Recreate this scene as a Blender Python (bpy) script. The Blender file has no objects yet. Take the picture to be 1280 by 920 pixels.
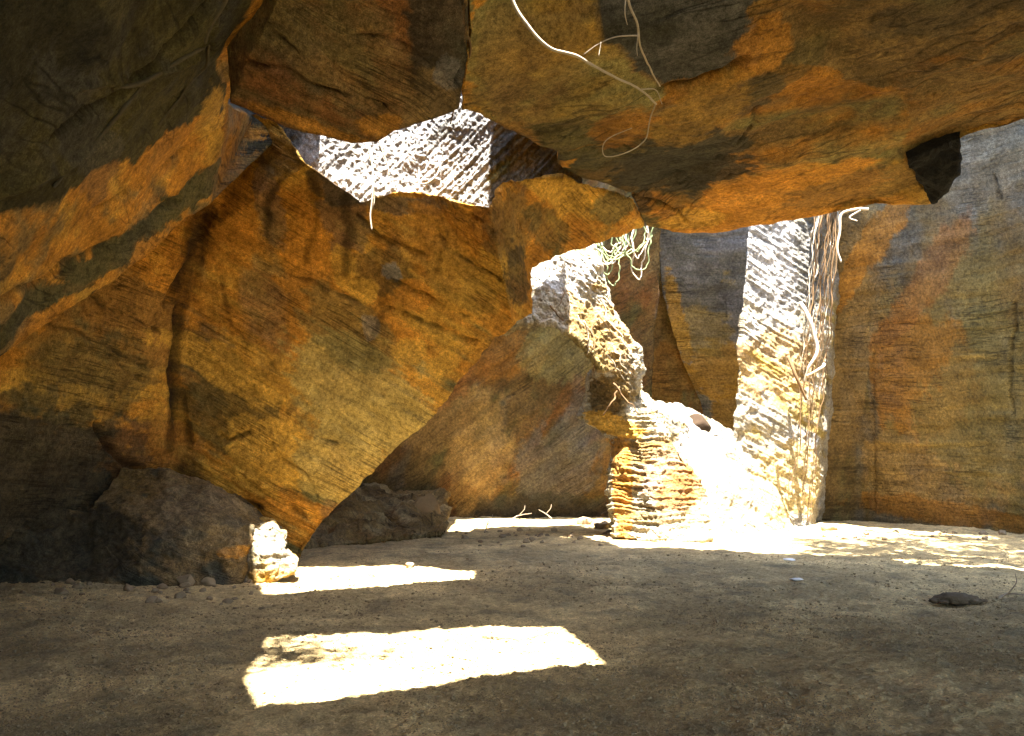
import bpy, bmesh, math, random
import numpy as np


from mathutils import Vector
from mathutils.kdtree import KDTree
from mathutils.geometry import tessellate_polygon

random.seed(7)
rng = np.random.default_rng(7)
C = bpy.context.scene.collection
scn = bpy.context.scene

# ------------------------------------------------------------------ camera numbers
FPX, HY, EYE = 1108.0, 566.0, 1.6
PITCH = math.atan((HY - 460.0) / FPX)
FW = np.array([0, math.cos(PITCH), math.sin(PITCH)])
UP = np.array([0, -math.sin(PITCH), math.cos(PITCH)])
RT = np.array([1.0, 0, 0])
CAM = np.array([0, 0, EYE])
SUN = np.array([-0.1, 1.0, -3.3])            # way the light travels

def W(px, py, Y):                              # point of the place seen there, Y metres away
    d = FW + RT * (px - 640.0) / FPX + UP * (460.0 - py) / FPX
    return CAM + d * (Y / d[1])

def Gd(px, py):                                # point of the floor
    d = FW + RT * (px - 640.0) / FPX + UP * (460.0 - py) / FPX
    return CAM + d * (-EYE / d[2])

def proj(P):
    q = P - CAM
    z = q @ FW
    z = np.where(z < 0.05, 0.05, z)
    return 640 + FPX * (q @ RT) / z, 460 - FPX * (q @ UP) / z, z

# ------------------------------------------------------------------ noise
_perm = rng.permutation(256).astype(np.int64)
_perm = np.concatenate([_perm, _perm, _perm])
_grad = rng.normal(size=(256, 3)); _grad /= np.linalg.norm(_grad, axis=1)[:, None]

def perlin(P):
    P = np.asarray(P, float)
    i = np.floor(P).astype(np.int64); f = P - i; i &= 255
    u = f * f * f * (f * (f * 6 - 15) + 10)
    out = 0
    for dx in (0, 1):
        for dy in (0, 1):
            for dz in (0, 1):
                h = _perm[_perm[_perm[i[:, 0] + dx] + i[:, 1] + dy] + i[:, 2] + dz]
                g = _grad[h]
                d = g[:, 0] * (f[:, 0] - dx) + g[:, 1] * (f[:, 1] - dy) + g[:, 2] * (f[:, 2] - dz)
                w = (u[:, 0] if dx else 1 - u[:, 0]) * (u[:, 1] if dy else 1 - u[:, 1]) * (u[:, 2] if dz else 1 - u[:, 2])
                out = out + w * d
    return out * 1.6

def fbm(P, octv=4, gain=0.5):
    P = np.asarray(P, float); s = 0; a = 1.0; t = 0
    for k in range(octv):
        s = s + a * perlin(P + 17.3 * k); t += a; P = P * 2.03; a *= gain
    return s / t

def ridged(P, octv=3):
    P = np.asarray(P, float); s = 0; a = 1.0; t = 0
    for k in range(octv):
        s = s + a * (1 - np.abs(perlin(P + 9.1 * k)) * 2); t += a; P = P * 2.1; a *= 0.5
    return s / t

def sstep(a, b, x):
    t = np.clip((x - a) / (b - a), 0, 1); return t * t * (3 - 2 * t)

# ------------------------------------------------------------------ fine triangulation
def inframe(c):
    px, py, z = proj(c)
    out = np.maximum.reduce([-px, px - 1280, -py, py - 920, np.zeros_like(px)])
    out = np.where((c - CAM) @ FW < 0.3, 2000, out)
    return 1 + np.clip(out / 60, 0, 4)

def tess(V, F, Lfun, fac, maxit=40, code=False):
    V = np.asarray(V, float); F = np.asarray(F, np.int64); fac = np.asarray(fac, float)
    for it in range(maxit):
        cen = V[F].mean(axis=1)
        L = Lfun(cen) * (np.mod(fac, 1000) if code else fac)
        E = np.stack([F[:, [0, 1]], F[:, [1, 2]], F[:, [2, 0]]], 1).reshape(-1, 2)
        Es = np.sort(E, 1)
        key = Es[:, 0] * (len(V) + 1) + Es[:, 1]
        uk, first, inv = np.unique(key, return_index=True, return_inverse=True)
        ue = Es[first]
        ln = np.linalg.norm(V[ue[:, 0]] - V[ue[:, 1]], axis=1)
        Lm = np.full(len(uk), 1e9); np.minimum.at(Lm, inv, np.repeat(L, 3))
        mark = ln > Lm
        if not mark.any(): break
        inv3 = inv.reshape(-1, 3)
        for _ in range(30):
            m3 = mark[inv3]
            lens = ln[inv3]
            lo = lens.argmax(1)
            need = m3.any(1) & ~m3[np.arange(len(F)), lo]
            if not need.any(): break
            mark[inv3[need, lo[need]]] = True
        mid = np.full(len(uk), -1, np.int64)
        n = int(mark.sum()); mid[mark] = len(V) + np.arange(n)
        V = np.vstack([V, 0.5 * (V[ue[mark, 0]] + V[ue[mark, 1]])])
        m3 = mark[inv3]; M = mid[inv3]; cnt = m3.sum(1)
        outF = [F[cnt == 0]]; outf = [fac[cnt == 0]]
        for r in range(3):
            idx = [(r + k) % 3 for k in range(3)]
            s = (cnt == 1) & m3[:, r]
            if s.any():
                a, b, c = (F[s, k] for k in idx); m = M[s, r]
                outF += [np.stack([a, m, c], 1), np.stack([m, b, c], 1)]; outf += [fac[s]] * 2
            s = (cnt == 2) & ~m3[:, idx[2]]
            if s.any():
                a, b, c = (F[s, k] for k in idx); m0 = M[s, idx[0]]; m1 = M[s, idx[1]]
                outF += [np.stack([m0, b, m1], 1), np.stack([a, m0, m1], 1), np.stack([a, m1, c], 1)]; outf += [fac[s]] * 3
        s = cnt == 3
        if s.any():
            a, b, c = F[s, 0], F[s, 1], F[s, 2]; x, y, z = M[s, 0], M[s, 1], M[s, 2]
            outF += [np.stack(t, 1) for t in ((a, x, z), (x, b, y), (z, y, c), (x, y, z))]; outf += [fac[s]] * 4
        F = np.vstack(outF); fac = np.concatenate(outf)
    return V, F, fac

def normals(V, F):
    n = np.cross(V[F[:, 1]] - V[F[:, 0]], V[F[:, 2]] - V[F[:, 0]])
    N = np.zeros_like(V)
    for k in range(3): np.add.at(N, F[:, k], n)
    return N / np.maximum(np.linalg.norm(N, axis=1), 1e-9)[:, None]

def link_mesh(name, V, F, mat, col=None, chs=None, smooth=True, base=None, parent=None):
    V = np.asarray(V, float); F = np.asarray(F, np.int32)
    if base is None:
        base = np.array([(V[:, 0].min() + V[:, 0].max()) / 2, (V[:, 1].min() + V[:, 1].max()) / 2, V[:, 2].min()])
    base = np.asarray(base, float)
    me = bpy.data.meshes.new(name)
    me.vertices.add(len(V)); me.vertices.foreach_set('co', (V - base).astype(np.float32).ravel())
    me.loops.add(F.size); me.loops.foreach_set('vertex_index', F.ravel())
    me.polygons.add(len(F)); me.polygons.foreach_set('loop_start', np.arange(0, F.size, F.shape[1], dtype=np.int32))
    me.polygons.foreach_set('use_smooth', np.full(len(F), smooth))
    me.update(calc_edges=True)
    if col is not None:
        a = me.attributes.new('tint', 'FLOAT_COLOR', 'POINT')
        a.data.foreach_set('color', np.concatenate([col, np.ones((len(V), 1))], 1).astype(np.float32).ravel())
    if chs is not None:
        a = me.attributes.new('tool', 'FLOAT_VECTOR', 'POINT')
        a.data.foreach_set('vector', chs.astype(np.float32).ravel())
    me.materials.append(mat)
    o = bpy.data.objects.new(name, me); C.objects.link(o)
    o.location = base
    if parent: o.parent = parent
    return o

def tag(o, label=None, cat=None, group=None, kind=None):
    if label: o['label'] = label
    if cat: o['category'] = cat
    if group: o['group'] = group
    if kind: o['kind'] = kind
    return o

# ------------------------------------------------------------------ colours (albedo)
ORANGE = np.array([0.46, 0.205, 0.028]); OCHRE = np.array([0.50, 0.285, 0.048]); RUST = np.array([0.23, 0.1, 0.027])
OLIVE = np.array([0.14, 0.118, 0.042]); GREY = np.array([0.125, 0.118, 0.098]); DARK = np.array([0.032, 0.03, 0.02])
PALE = np.array([0.30, 0.26, 0.19]); LILAC = np.array([0.20, 0.19, 0.178]); BROWN = np.array([0.165, 0.105, 0.036])
SAND = np.array([0.40, 0.29, 0.09]); EARTH = np.array([0.47, 0.35, 0.165]); WHITE = np.array([0.40, 0.38, 0.35])

# ------------------------------------------------------------------ materials
def nodes(name):
    m = bpy.data.materials.new(name); m.use_nodes = True
    nt = m.node_tree; nt.nodes.clear()
    out = nt.nodes.new('ShaderNodeOutputMaterial'); b = nt.nodes.new('ShaderNodeBsdfPrincipled')
    nt.links.new(b.outputs[0], out.inputs[0])
    b.inputs['Roughness'].default_value = 0.93
    b.inputs['Specular IOR Level'].default_value = 0.15
    return m, nt, b

def N(nt, t, **kw):
    n = nt.nodes.new(t)
    for k, v in kw.items(): setattr(n, k, v)
    return n

def math_n(nt, op, a, b=None, c=None):
    n = N(nt, 'ShaderNodeMath', operation=op)
    for i, v in enumerate((a, b, c)):
        if v is None: continue
        if isinstance(v, (int, float)): n.inputs[i].default_value = v
        else: nt.links.new(v, n.inputs[i])
    return n.outputs[0]

def noise_n(nt, vec, scale, detail=5, rough=0.55):
    n = N(nt, 'ShaderNodeTexNoise'); n.inputs['Scale'].default_value = scale
    n.inputs['Detail'].default_value = detail; n.inputs['Roughness'].default_value = rough
    nt.links.new(vec, n.inputs['Vector']); return n.outputs['Fac']

def rock_material(name, chis=0.7, grain=1.0, contrast=0.9):
    m, nt, b = nodes(name)
    tc = N(nt, 'ShaderNodeTexCoord').outputs['Object']
    col = N(nt, 'ShaderNodeAttribute', attribute_name='tint').outputs['Color']
    chs = N(nt, 'ShaderNodeAttribute', attribute_name='tool').outputs['Vector']
    n1 = noise_n(nt, tc, 2.6, 8, 0.62)
    n2 = noise_n(nt, tc, 17, 8, 0.72)
    n4 = noise_n(nt, tc, 70, 4, 0.7)
    n3 = noise_n(nt, chs, 1.0, 4, 0.6)
    n5 = noise_n(nt, chs, 2.3, 2, 0.5)
    msk = noise_n(nt, tc, 0.9, 3, 0.6)
    v = math_n(nt, 'MULTIPLY_ADD', n1, contrast * 1.5, 1 - contrast * 0.75)
    v2 = math_n(nt, 'MAXIMUM', math_n(nt, 'MULTIPLY_ADD', n2, contrast * 2.8, 1 - contrast * 1.4), 0.12)
    v3 = math_n(nt, 'MULTIPLY_ADD', n3, chis * 0.9, 1 - chis * 0.45)
    v4 = math_n(nt, 'MAXIMUM', math_n(nt, 'MULTIPLY_ADD', n4, contrast * 2.4, 1 - contrast * 1.2), 0.15)
    ln = math_n(nt, 'ABSOLUTE', math_n(nt, 'SUBTRACT', n5, 0.5))          # thin tool lines
    mr = N(nt, 'ShaderNodeMapRange'); mr.inputs['From Min'].default_value = 0.0; mr.inputs['From Max'].default_value = 0.035
    mr.inputs['To Min'].default_value = 1.0; mr.inputs['To Max'].default_value = 0.0; nt.links.new(ln, mr.inputs['Value'])
    mm = N(nt, 'ShaderNodeMapRange'); mm.inputs['From Min'].default_value = 0.42; mm.inputs['From Max'].default_value = 0.6; nt.links.new(msk, mm.inputs['Value'])
    groove = math_n(nt, 'MULTIPLY', mr.outputs[0], mm.outputs[0])
    v3 = math_n(nt, 'MULTIPLY', v3, math_n(nt, 'MULTIPLY_ADD', groove, -0.6 * min(chis, 1), 1.0))
    k = math_n(nt, 'MULTIPLY', math_n(nt, 'MULTIPLY', v, v2), math_n(nt, 'MULTIPLY', v3, v4))
    vm = N(nt, 'ShaderNodeVectorMath', operation='SCALE')
    nt.links.new(col, vm.inputs[0]); nt.links.new(k, vm.inputs['Scale'])
    nt.links.new(vm.outputs[0], b.inputs['Base Color'])
    h = math_n(nt, 'ADD', math_n(nt, 'MULTIPLY', n2, 0.9 * grain), math_n(nt, 'MULTIPLY', n3, 1.3 * chis))
    h = math_n(nt, 'MULTIPLY_ADD', n4, 0.45 * grain, h)
    h = math_n(nt, 'MULTIPLY_ADD', groove, -0.5 * chis, h)
    bp = N(nt, 'ShaderNodeBump'); bp.inputs['Strength'].default_value = 0.85; bp.inputs['Distance'].default_value = 0.05
    nt.links.new(h, bp.inputs['Height']); nt.links.new(bp.outputs[0], b.inputs['Normal'])
    return m

def plain_material(name, c1, c2, scale=12, bump=0.3, dist=0.01):
    m, nt, b = nodes(name)
    tc = N(nt, 'ShaderNodeTexCoord').outputs['Object']
    n1 = noise_n(nt, tc, scale, 6, 0.65)
    mx = N(nt, 'ShaderNodeMix', data_type='RGBA')
    mx.inputs[6].default_value = (*c1, 1); mx.inputs[7].default_value = (*c2, 1)
    nt.links.new(n1, mx.inputs[0]); nt.links.new(mx.outputs[2], b.inputs['Base Color'])
    bp = N(nt, 'ShaderNodeBump'); bp.inputs['Strength'].default_value = bump; bp.inputs['Distance'].default_value = dist
    nt.links.new(n1, bp.inputs['Height']); nt.links.new(bp.outputs[0], b.inputs['Normal'])
    return m

M_ROCK = rock_material('quarried_rock', chis=1.15, grain=1.2, contrast=1.05)
M_CRAG = rock_material('weathered_rock', chis=0.5, grain=1.4, contrast=1.1)
M_EARTH = rock_material('earth_floor', chis=0.0, grain=1.6, contrast=0.85)
M_ROOT = plain_material('root_bark', (0.22, 0.17, 0.11), (0.46, 0.39, 0.29), 30)
M_DARKROOT = plain_material('brown_root_bark', (0.07, 0.042, 0.02), (0.17, 0.1, 0.045), 30)
M_CREEP = plain_material('mossy_root_bark', (0.03, 0.026, 0.015), (0.085, 0.07, 0.042), 22)
M_VINE = plain_material('vine_bark', (0.10, 0.13, 0.045), (0.22, 0.25, 0.13), 30)
M_LEAF = plain_material('leaf_green', (0.04, 0.085, 0.02), (0.08, 0.12, 0.03), 5)
M_STONE = plain_material('loose_stone', (0.10, 0.075, 0.045), (0.30, 0.22, 0.13), 9, 0.6, 0.02)
M_GRIT = plain_material('grit', (0.13, 0.095, 0.05), (0.33, 0.245, 0.125), 3, 0.2)
M_WSTONE = plain_material('pale_stone', (0.5, 0.48, 0.43), (0.7, 0.68, 0.62), 9, 0.4)
M_TWIG = plain_material('dry_twig', (0.15, 0.11, 0.07), (0.32, 0.25, 0.17), 25)

# ------------------------------------------------------------------ rock masses
class Front:
    """finds the frontmost vertex of a mass at a place seen by the camera"""
    def __init__(s, V):
        s.V = V; s.px, s.py, s.z = proj(V)
    def at(s, px, py):
        d = np.hypot(s.px - px, s.py - py)
        for r in (8, 16, 30, 60, 120):
            k = np.where(d < r)[0]
            if len(k): return s.V[k[s.z[k].argmin()]], s.z[k].min()
        k = d.argmin(); return s.V[k], s.z[k]

FRONTS = {}
def mass(name, pts, faces, ext, mat=None, L=0.07, big=(0.10, 0.55), mid=(0.035, 2.0), fine=(0.012, 8.0),
         chis=(0.012, 9.0), ang=-25, crag=None, strata=None, base=(ORANGE, OCHRE, OLIVE), basew=(0.0, 0.0),
         streak=0.5, blobs=(), cracks=(), world=False, exts=None, hue=0.5, back=6.0, zcols=None, fcol=None, sang=None, aniso=(.8, 3.2), soft=1.0, upper=None):
    names = list(pts)
    P = {k: (np.array(v, float) if world else W(*v)) for k, v in pts.items()}
    idx = {k: i for i, k in enumerate(names)}
    n = len(names)
    exts = exts or {}
    V = [P[k] for k in names] + [P[k] + np.array(exts.get(k, ext), float) for k in names]
    bm = bmesh.new()
    bv = [bm.verts.new(v) for v in V]
    used = set(); edges = {}
    for f in faces:
        ids = [idx[k] for k in f]
        for a, b in zip(ids, ids[1:] + ids[:1]): edges.setdefault(frozenset((a, b)), []).append((a, b))
    lay = bm.faces.layers.int.new('bk'); fl = bm.faces.layers.int.new('fi')
    for fi, f in enumerate(faces):
        ids = [idx[k] for k in f]
        fc = bm.faces.new([bv[i] for i in ids]); fc[lay] = 0; fc[fl] = fi
        fc = bm.faces.new([bv[i + n] for i in reversed(ids)]); fc[lay] = 1; fc[fl] = -1
    for e, l in edges.items():
        if len(l) == 1:
            a, b = l[0]
            fc = bm.faces.new([bv[b], bv[a], bv[a + n], bv[b + n]]); fc[lay] = 2; fc[fl] = -1
    loose = [v for v in bm.verts if not v.link_faces]
    bmesh.ops.delete(bm, geom=loose, context='VERTS')
    bmesh.ops.recalc_face_normals(bm, faces=bm.faces)
    bmesh.ops.triangulate(bm, faces=bm.faces)
    bm.verts.ensure_lookup_table(); bm.verts.index_update()
    V = np.array([v.co[:] for v in bm.verts]); F = np.array([[v.index for v in f.verts] for f in bm.faces])
    fac = np.array([[{0: 1.0, 1: back, 2: 1.6}[f[lay]], f[fl]] for f in bm.faces]) if False else np.array([{0: 1.0, 1: back, 2: 1.6}[f[lay]] + 1000.0 * (f[fl] + 1) for f in bm.faces]); bm.free()
    V, F, fac = tess(V, F, lambda c: L * inframe(c), fac, code=True)
    fid = (fac // 1000).astype(int) - 1
    Nn = normals(V, F)
    # tool marks run along a, with the rows counted along b
    ca, sa = math.cos(math.radians(ang)), math.sin(math.radians(ang))
    a_ = RT * ca + UP * sa; b_ = -RT * sa + UP * ca
    warp = fbm(V * 0.35 + 3.1, 2)
    chs = np.stack([V @ a_ * 0.28, (V @ b_) * chis[1] + warp * 1.0, V @ FW * 0.5], 1)
    s = hash(name) % 50 if False else (sum(map(ord, name)) % 50)
    d = big[0] * fbm(V * big[1] + s, 3) + mid[0] * fbm(V * mid[1] + s, 4) + fine[0] * fbm(V * fine[1], 3)
    d = d + chis[0] * (perlin(chs) + .6 * perlin(chs * np.array([1.5, 2.1, 1.5]) + 40)) * np.clip(.75 + 1.1 * fbm(V * .9 + 55, 3), .2, 1.6)
    if crag: d = d + crag[0] * (ridged(V * crag[1] + s, 4) - 0.4)
    if strata:
        q = np.stack([V[:, 0] * .9, V[:, 1] * .9, V[:, 2] * strata[1] + fbm(V * 1.3, 4, .6) * 1.7 + V[:, 0] * .5], 1)
        t = perlin(q); d = d + strata[0] * (.5 + 1.2 * np.clip(.5 + 1.4 * fbm(V * 2.2 + 77, 3), 0, 1)) * (np.tanh(t * 3) * 0.7 + 0.5 * perlin(q * 2.3)) * (sstep(strata[2] + .5, strata[2] - .3, V[:, 2]) if len(strata) > 2 else 1)
    if upper: d = d + upper[0] * (ridged(np.stack([V @ (RT * .8 - UP * .6) * upper[1] * .45, V @ (RT * .6 + UP * .8) * upper[1], V[:, 1] * upper[1] * .7], 1), 4) - .4) * sstep(upper[2] - .3, upper[2] + .4, V[:, 2])
    V0 = V.copy(); V = V + Nn * d[:, None]
    fr = Front(V); FRONTS[name] = fr
    # colour
    cs, ss = math.cos(math.radians(ang if sang is None else sang)), math.sin(math.radians(ang if sang is None else sang))
    sc = np.stack([(V @ RT * cs + V @ UP * ss) * aniso[0], (V @ UP * cs - V @ RT * ss) * aniso[1], V @ FW * 1.2], 1)
    stre = fbm(sc + 11, 4, .6)
    t1 = .6 * fbm(V * 0.5 + s, 5, .62) + .5 * stre + basew[0]; t2 = .6 * fbm(V * 0.8 + s + 30, 5, .62) + .5 * fbm(sc * 1.3 + 50, 4, .6) + basew[1]
    w1 = sstep(.03 - 0.13 * soft, .03 + 0.13 * soft, t1)[:, None]; w2 = sstep(.12 - 0.10 * soft, .12 + 0.10 * soft, t2)[:, None]
    def mix3(b): 
        c = b[0] * (1 - w1) + b[1] * w1
        return c * (1 - w2) + b[2] * w2
    col = mix3(base)
    if fcol:
        kd = KDTree(len(V)); [kd.insert(p, i) for i, p in enumerate(V0)]; kd.balance()
        wp = V0 + np.stack([fbm(sc * .9 + k * 19, 4, .65) for k in (1, 2, 3)], 1) * .30
        near = np.array([kd.find(p)[1] for p in wp])
        for fi_, b3 in fcol.items():
            sel = np.zeros(len(V)); cnt = np.zeros(len(V))
            for k in range(3):
                np.add.at(sel, F[:, k], fid == fi_); np.add.at(cnt, F[:, k], fid >= 0)
            wf = (sel / np.maximum(cnt, 1))[near][:, None]
            col = col * (1 - wf) + mix3(b3) * wf
    if zcols is not None:                                     # rock beds of other colour higher or lower
        z0, z1, cz, sz = zcols
        w = sstep(z0, z1, V[:, 2] + 0.8 * fbm(V * 0.8 + 5, 4))[:, None] * sz
        col = col * (1 - w) + cz * w
    if streak:
        st = sstep(0.12, 0.42, fbm(V * np.array([1.3, 1.3, 0.16]) + s + 7, 4))[:, None] * streak
        col = col * (1 - st) + (GREY * 0.6 + DARK * 0.4) * st
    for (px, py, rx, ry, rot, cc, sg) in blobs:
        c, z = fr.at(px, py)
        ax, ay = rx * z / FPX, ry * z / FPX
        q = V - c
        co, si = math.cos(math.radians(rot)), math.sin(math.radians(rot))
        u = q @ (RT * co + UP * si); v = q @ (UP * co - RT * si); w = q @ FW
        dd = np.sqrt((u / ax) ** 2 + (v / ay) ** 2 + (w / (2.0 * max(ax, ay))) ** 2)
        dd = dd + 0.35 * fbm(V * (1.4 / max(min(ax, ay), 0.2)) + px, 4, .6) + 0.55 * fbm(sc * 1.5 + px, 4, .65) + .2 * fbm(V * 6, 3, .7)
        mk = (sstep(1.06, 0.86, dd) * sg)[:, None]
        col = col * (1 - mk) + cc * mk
    for (line, wd, dep, dark) in cracks:
        q3 = [fr.at(x, y)[0] for x, y in line]
        dist = np.full(len(V), 9.0)
        wob = 0.09 * np.stack([fbm(V0 * 2.2 + 3, 3), fbm(V0 * 2.2 + 13, 3), fbm(V0 * 2.2 + 23, 3)], 1)
        for A, B in zip(q3[:-1], q3[1:]):
            AB = B - A; t = np.clip(((V0 + wob - A) @ AB) / max(AB @ AB, 1e-6), 0, 1)
            dist = np.minimum(dist, np.linalg.norm(V0 + wob - A - t[:, None] * AB, axis=1))
        wv = wd * (0.6 + 0.9 * np.clip(0.5 + fbm(V0 * 1.5 + 40, 3), 0, 1))
        k = np.clip(1 - dist / wv, 0, 1)
        V = V - Nn * (dep * k)[:, None]
        col = col * (1 - (dark * sstep(0.2, 0.8, k))[:, None])

    v = 1 + hue * 0.35 * fbm(V * 3.1 + 60, 4)
    col = np.clip(col * v[:, None], 0.008, 0.85)
    return link_mesh(name, V, F, mat or M_ROCK, col, chs)

EXTUP = (0.09, -0.91, 3.0)

# ---- left wall that leans over the floor
A = {'a0': (-160, 775, 8.9), 'a1': (0, 740, 10.5), 'a2': (140, 712, 12.0), 'a3': (372, 706, 13.5), 'a4': (402, 655, 13.35),
     'a5': (455, 601, 13.0), 'a6': (505, 553, 12.8), 'a7': (560, 490, 12.45), 'a8': (602, 441, 12.2), 'a9': (641, 406, 12.05),
     'a10': (666, 392, 12.35), 'a11': (666, 335, 12.7), 'a12': (705, 314, 13.0), 'a13': (742, 303, 13.2), 'a14': (803, 280, 13.5),
     'a15': (790, 250, 12.7), 'a16': (700, 220, 11.6), 'a17': (628, 228, 10.9), 'a18': (612, 260, 10.7), 'a19': (540, 242, 11.3),
     'a20': (450, 252, 11.4), 'aa': (412, 222, 11.2), 'ab': (500, 238, 11.4), 'ac': (576, 252, 11.0), 'a21': (385, 205, 11.0), 'a22': (345, 150, 11.0), 'a23': (200, 110, 10.6), 'a24': (0, 250, 8.8),
     'a25': (-170, 330, 7.4), 'a26': (247, 300, 11.8), 'a27': (222, 560, 12.8), 'a28': (450, 420, 12.5), 'a29': (0, 490, 9.5)}
AF = [('a25', 'a24', 'a29', 'a1', 'a0'), ('a24', 'a23', 'a26', 'a27', 'a29'), ('a29', 'a27', 'a2', 'a1'), ('a23', 'a22', 'a26'),
      ('a22', 'a21', 'aa', 'a20', 'a28', 'a26'), ('a26', 'a28', 'a27'), ('a27', 'a28', 'a6', 'a5', 'a4', 'a3', 'a2'),
      ('a28', 'a20', 'ab', 'a19', 'ac', 'a18', 'a9', 'a8', 'a7', 'a6'), ('a18', 'a17', 'a16', 'a15', 'a14', 'a13', 'a12', 'a11', 'a10', 'a9')]
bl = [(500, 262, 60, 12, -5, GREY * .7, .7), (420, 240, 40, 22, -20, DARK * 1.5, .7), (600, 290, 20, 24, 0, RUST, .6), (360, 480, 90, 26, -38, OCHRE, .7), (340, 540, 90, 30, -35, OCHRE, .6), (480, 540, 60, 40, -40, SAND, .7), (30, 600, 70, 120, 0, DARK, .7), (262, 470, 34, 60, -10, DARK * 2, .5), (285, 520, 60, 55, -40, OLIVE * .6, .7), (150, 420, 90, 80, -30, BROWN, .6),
      (60, 600, 110, 90, 0, DARK * 1.5, .8), (390, 340, 45, 60, 0, ORANGE * 1.05, .8), (330, 570, 60, 55, -30, OCHRE * 1.05, .9), (280, 470, 80, 25, -35, OCHRE, .8),  # far left dark blobs, here and above, paint the light falling off
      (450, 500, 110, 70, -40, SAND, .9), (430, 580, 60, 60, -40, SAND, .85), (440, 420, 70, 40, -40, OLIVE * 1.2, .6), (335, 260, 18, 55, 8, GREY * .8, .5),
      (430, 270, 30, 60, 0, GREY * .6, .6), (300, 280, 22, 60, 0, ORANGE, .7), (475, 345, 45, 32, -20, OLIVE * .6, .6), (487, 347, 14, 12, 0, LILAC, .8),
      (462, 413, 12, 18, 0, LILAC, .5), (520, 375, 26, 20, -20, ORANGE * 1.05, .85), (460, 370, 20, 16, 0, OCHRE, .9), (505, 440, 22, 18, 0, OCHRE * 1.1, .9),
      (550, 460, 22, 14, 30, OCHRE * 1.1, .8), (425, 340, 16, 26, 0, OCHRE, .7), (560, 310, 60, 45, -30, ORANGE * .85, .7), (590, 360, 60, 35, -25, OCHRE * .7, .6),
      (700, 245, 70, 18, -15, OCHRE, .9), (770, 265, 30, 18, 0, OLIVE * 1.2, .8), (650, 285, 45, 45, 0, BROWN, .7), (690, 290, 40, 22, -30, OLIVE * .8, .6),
      (655, 345, 18, 40, 0, DARK * 1.4, .7), (350, 200, 30, 25, 0, BROWN, .6), (120, 480, 60, 60, 0, OLIVE * .7, .5), (200, 560, 45, 45, -20, RUST, .5)]  # tall dark blob by the arch paints the wall's shadowed side
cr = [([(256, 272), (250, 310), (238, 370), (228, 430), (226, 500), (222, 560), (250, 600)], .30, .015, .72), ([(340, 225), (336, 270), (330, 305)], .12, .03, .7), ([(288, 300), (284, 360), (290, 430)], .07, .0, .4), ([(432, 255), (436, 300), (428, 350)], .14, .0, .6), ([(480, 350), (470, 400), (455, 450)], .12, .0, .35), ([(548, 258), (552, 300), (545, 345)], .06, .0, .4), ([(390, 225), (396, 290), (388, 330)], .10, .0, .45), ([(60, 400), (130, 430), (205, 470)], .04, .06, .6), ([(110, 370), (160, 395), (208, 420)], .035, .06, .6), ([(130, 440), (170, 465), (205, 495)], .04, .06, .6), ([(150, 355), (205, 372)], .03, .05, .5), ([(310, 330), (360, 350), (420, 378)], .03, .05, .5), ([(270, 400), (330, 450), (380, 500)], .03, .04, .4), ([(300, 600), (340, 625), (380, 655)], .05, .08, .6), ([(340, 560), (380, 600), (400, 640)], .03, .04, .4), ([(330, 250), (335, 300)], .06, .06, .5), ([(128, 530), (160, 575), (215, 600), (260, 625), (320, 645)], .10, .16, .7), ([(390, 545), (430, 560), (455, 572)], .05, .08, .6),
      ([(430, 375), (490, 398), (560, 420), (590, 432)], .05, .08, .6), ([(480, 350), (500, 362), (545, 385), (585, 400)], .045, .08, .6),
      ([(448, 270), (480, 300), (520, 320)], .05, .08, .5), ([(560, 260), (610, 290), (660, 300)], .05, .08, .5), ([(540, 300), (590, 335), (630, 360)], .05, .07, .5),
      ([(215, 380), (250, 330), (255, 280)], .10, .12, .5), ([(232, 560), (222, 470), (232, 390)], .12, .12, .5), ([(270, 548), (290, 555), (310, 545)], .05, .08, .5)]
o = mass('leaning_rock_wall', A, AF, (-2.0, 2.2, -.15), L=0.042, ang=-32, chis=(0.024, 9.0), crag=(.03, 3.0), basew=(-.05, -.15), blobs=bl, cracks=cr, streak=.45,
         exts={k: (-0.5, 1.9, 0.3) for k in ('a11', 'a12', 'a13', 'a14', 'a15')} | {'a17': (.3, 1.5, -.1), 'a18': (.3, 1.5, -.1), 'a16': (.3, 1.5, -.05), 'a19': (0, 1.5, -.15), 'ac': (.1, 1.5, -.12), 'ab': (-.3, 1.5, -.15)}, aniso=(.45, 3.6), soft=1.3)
tag(o, 'orange and brown quarried wall leaning over the floor, its edge cut diagonally down to a point', 'rock wall')

# ---- wall above the lip, seen through the left opening
K = {'k0': (325, 200, 11.8), 'k1': (385, 260, 11.75), 'k2': (450, 285, 11.85), 'k3': (540, 285, 11.9), 'k4': (614, 300, 12.0), 'k5': (660, 290, 12.3),
     'k6': (730, 260, 12.7), 'k7': (735, -170, 12.7), 'k8': (614, -170, 11.95), 'k9': (325, -170, 11.6)}
o = mass('upper_rock_wall', K, [('k0', 'k1', 'k2', 'k3', 'k4', 'k8', 'k9'), ('k4', 'k5', 'k6', 'k7', 'k8')], (0, 2.0, 0), M_CRAG, L=0.021,
         big=(.12, .8), mid=(.05, 2.6), fine=(.018, 20), chis=(.024, 17.0), ang=48, crag=(.025, 9.0), base=(LILAC * 1.1, WHITE * .75, GREY * 1.2), streak=.3, fcol={1: (BROWN, GREY, OLIVE)})  # right face coloured darker for the shade outside the sunbeam
tag(o, 'rough pale rock wall seen in the left roof opening under the hanging block', 'rock wall')

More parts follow.
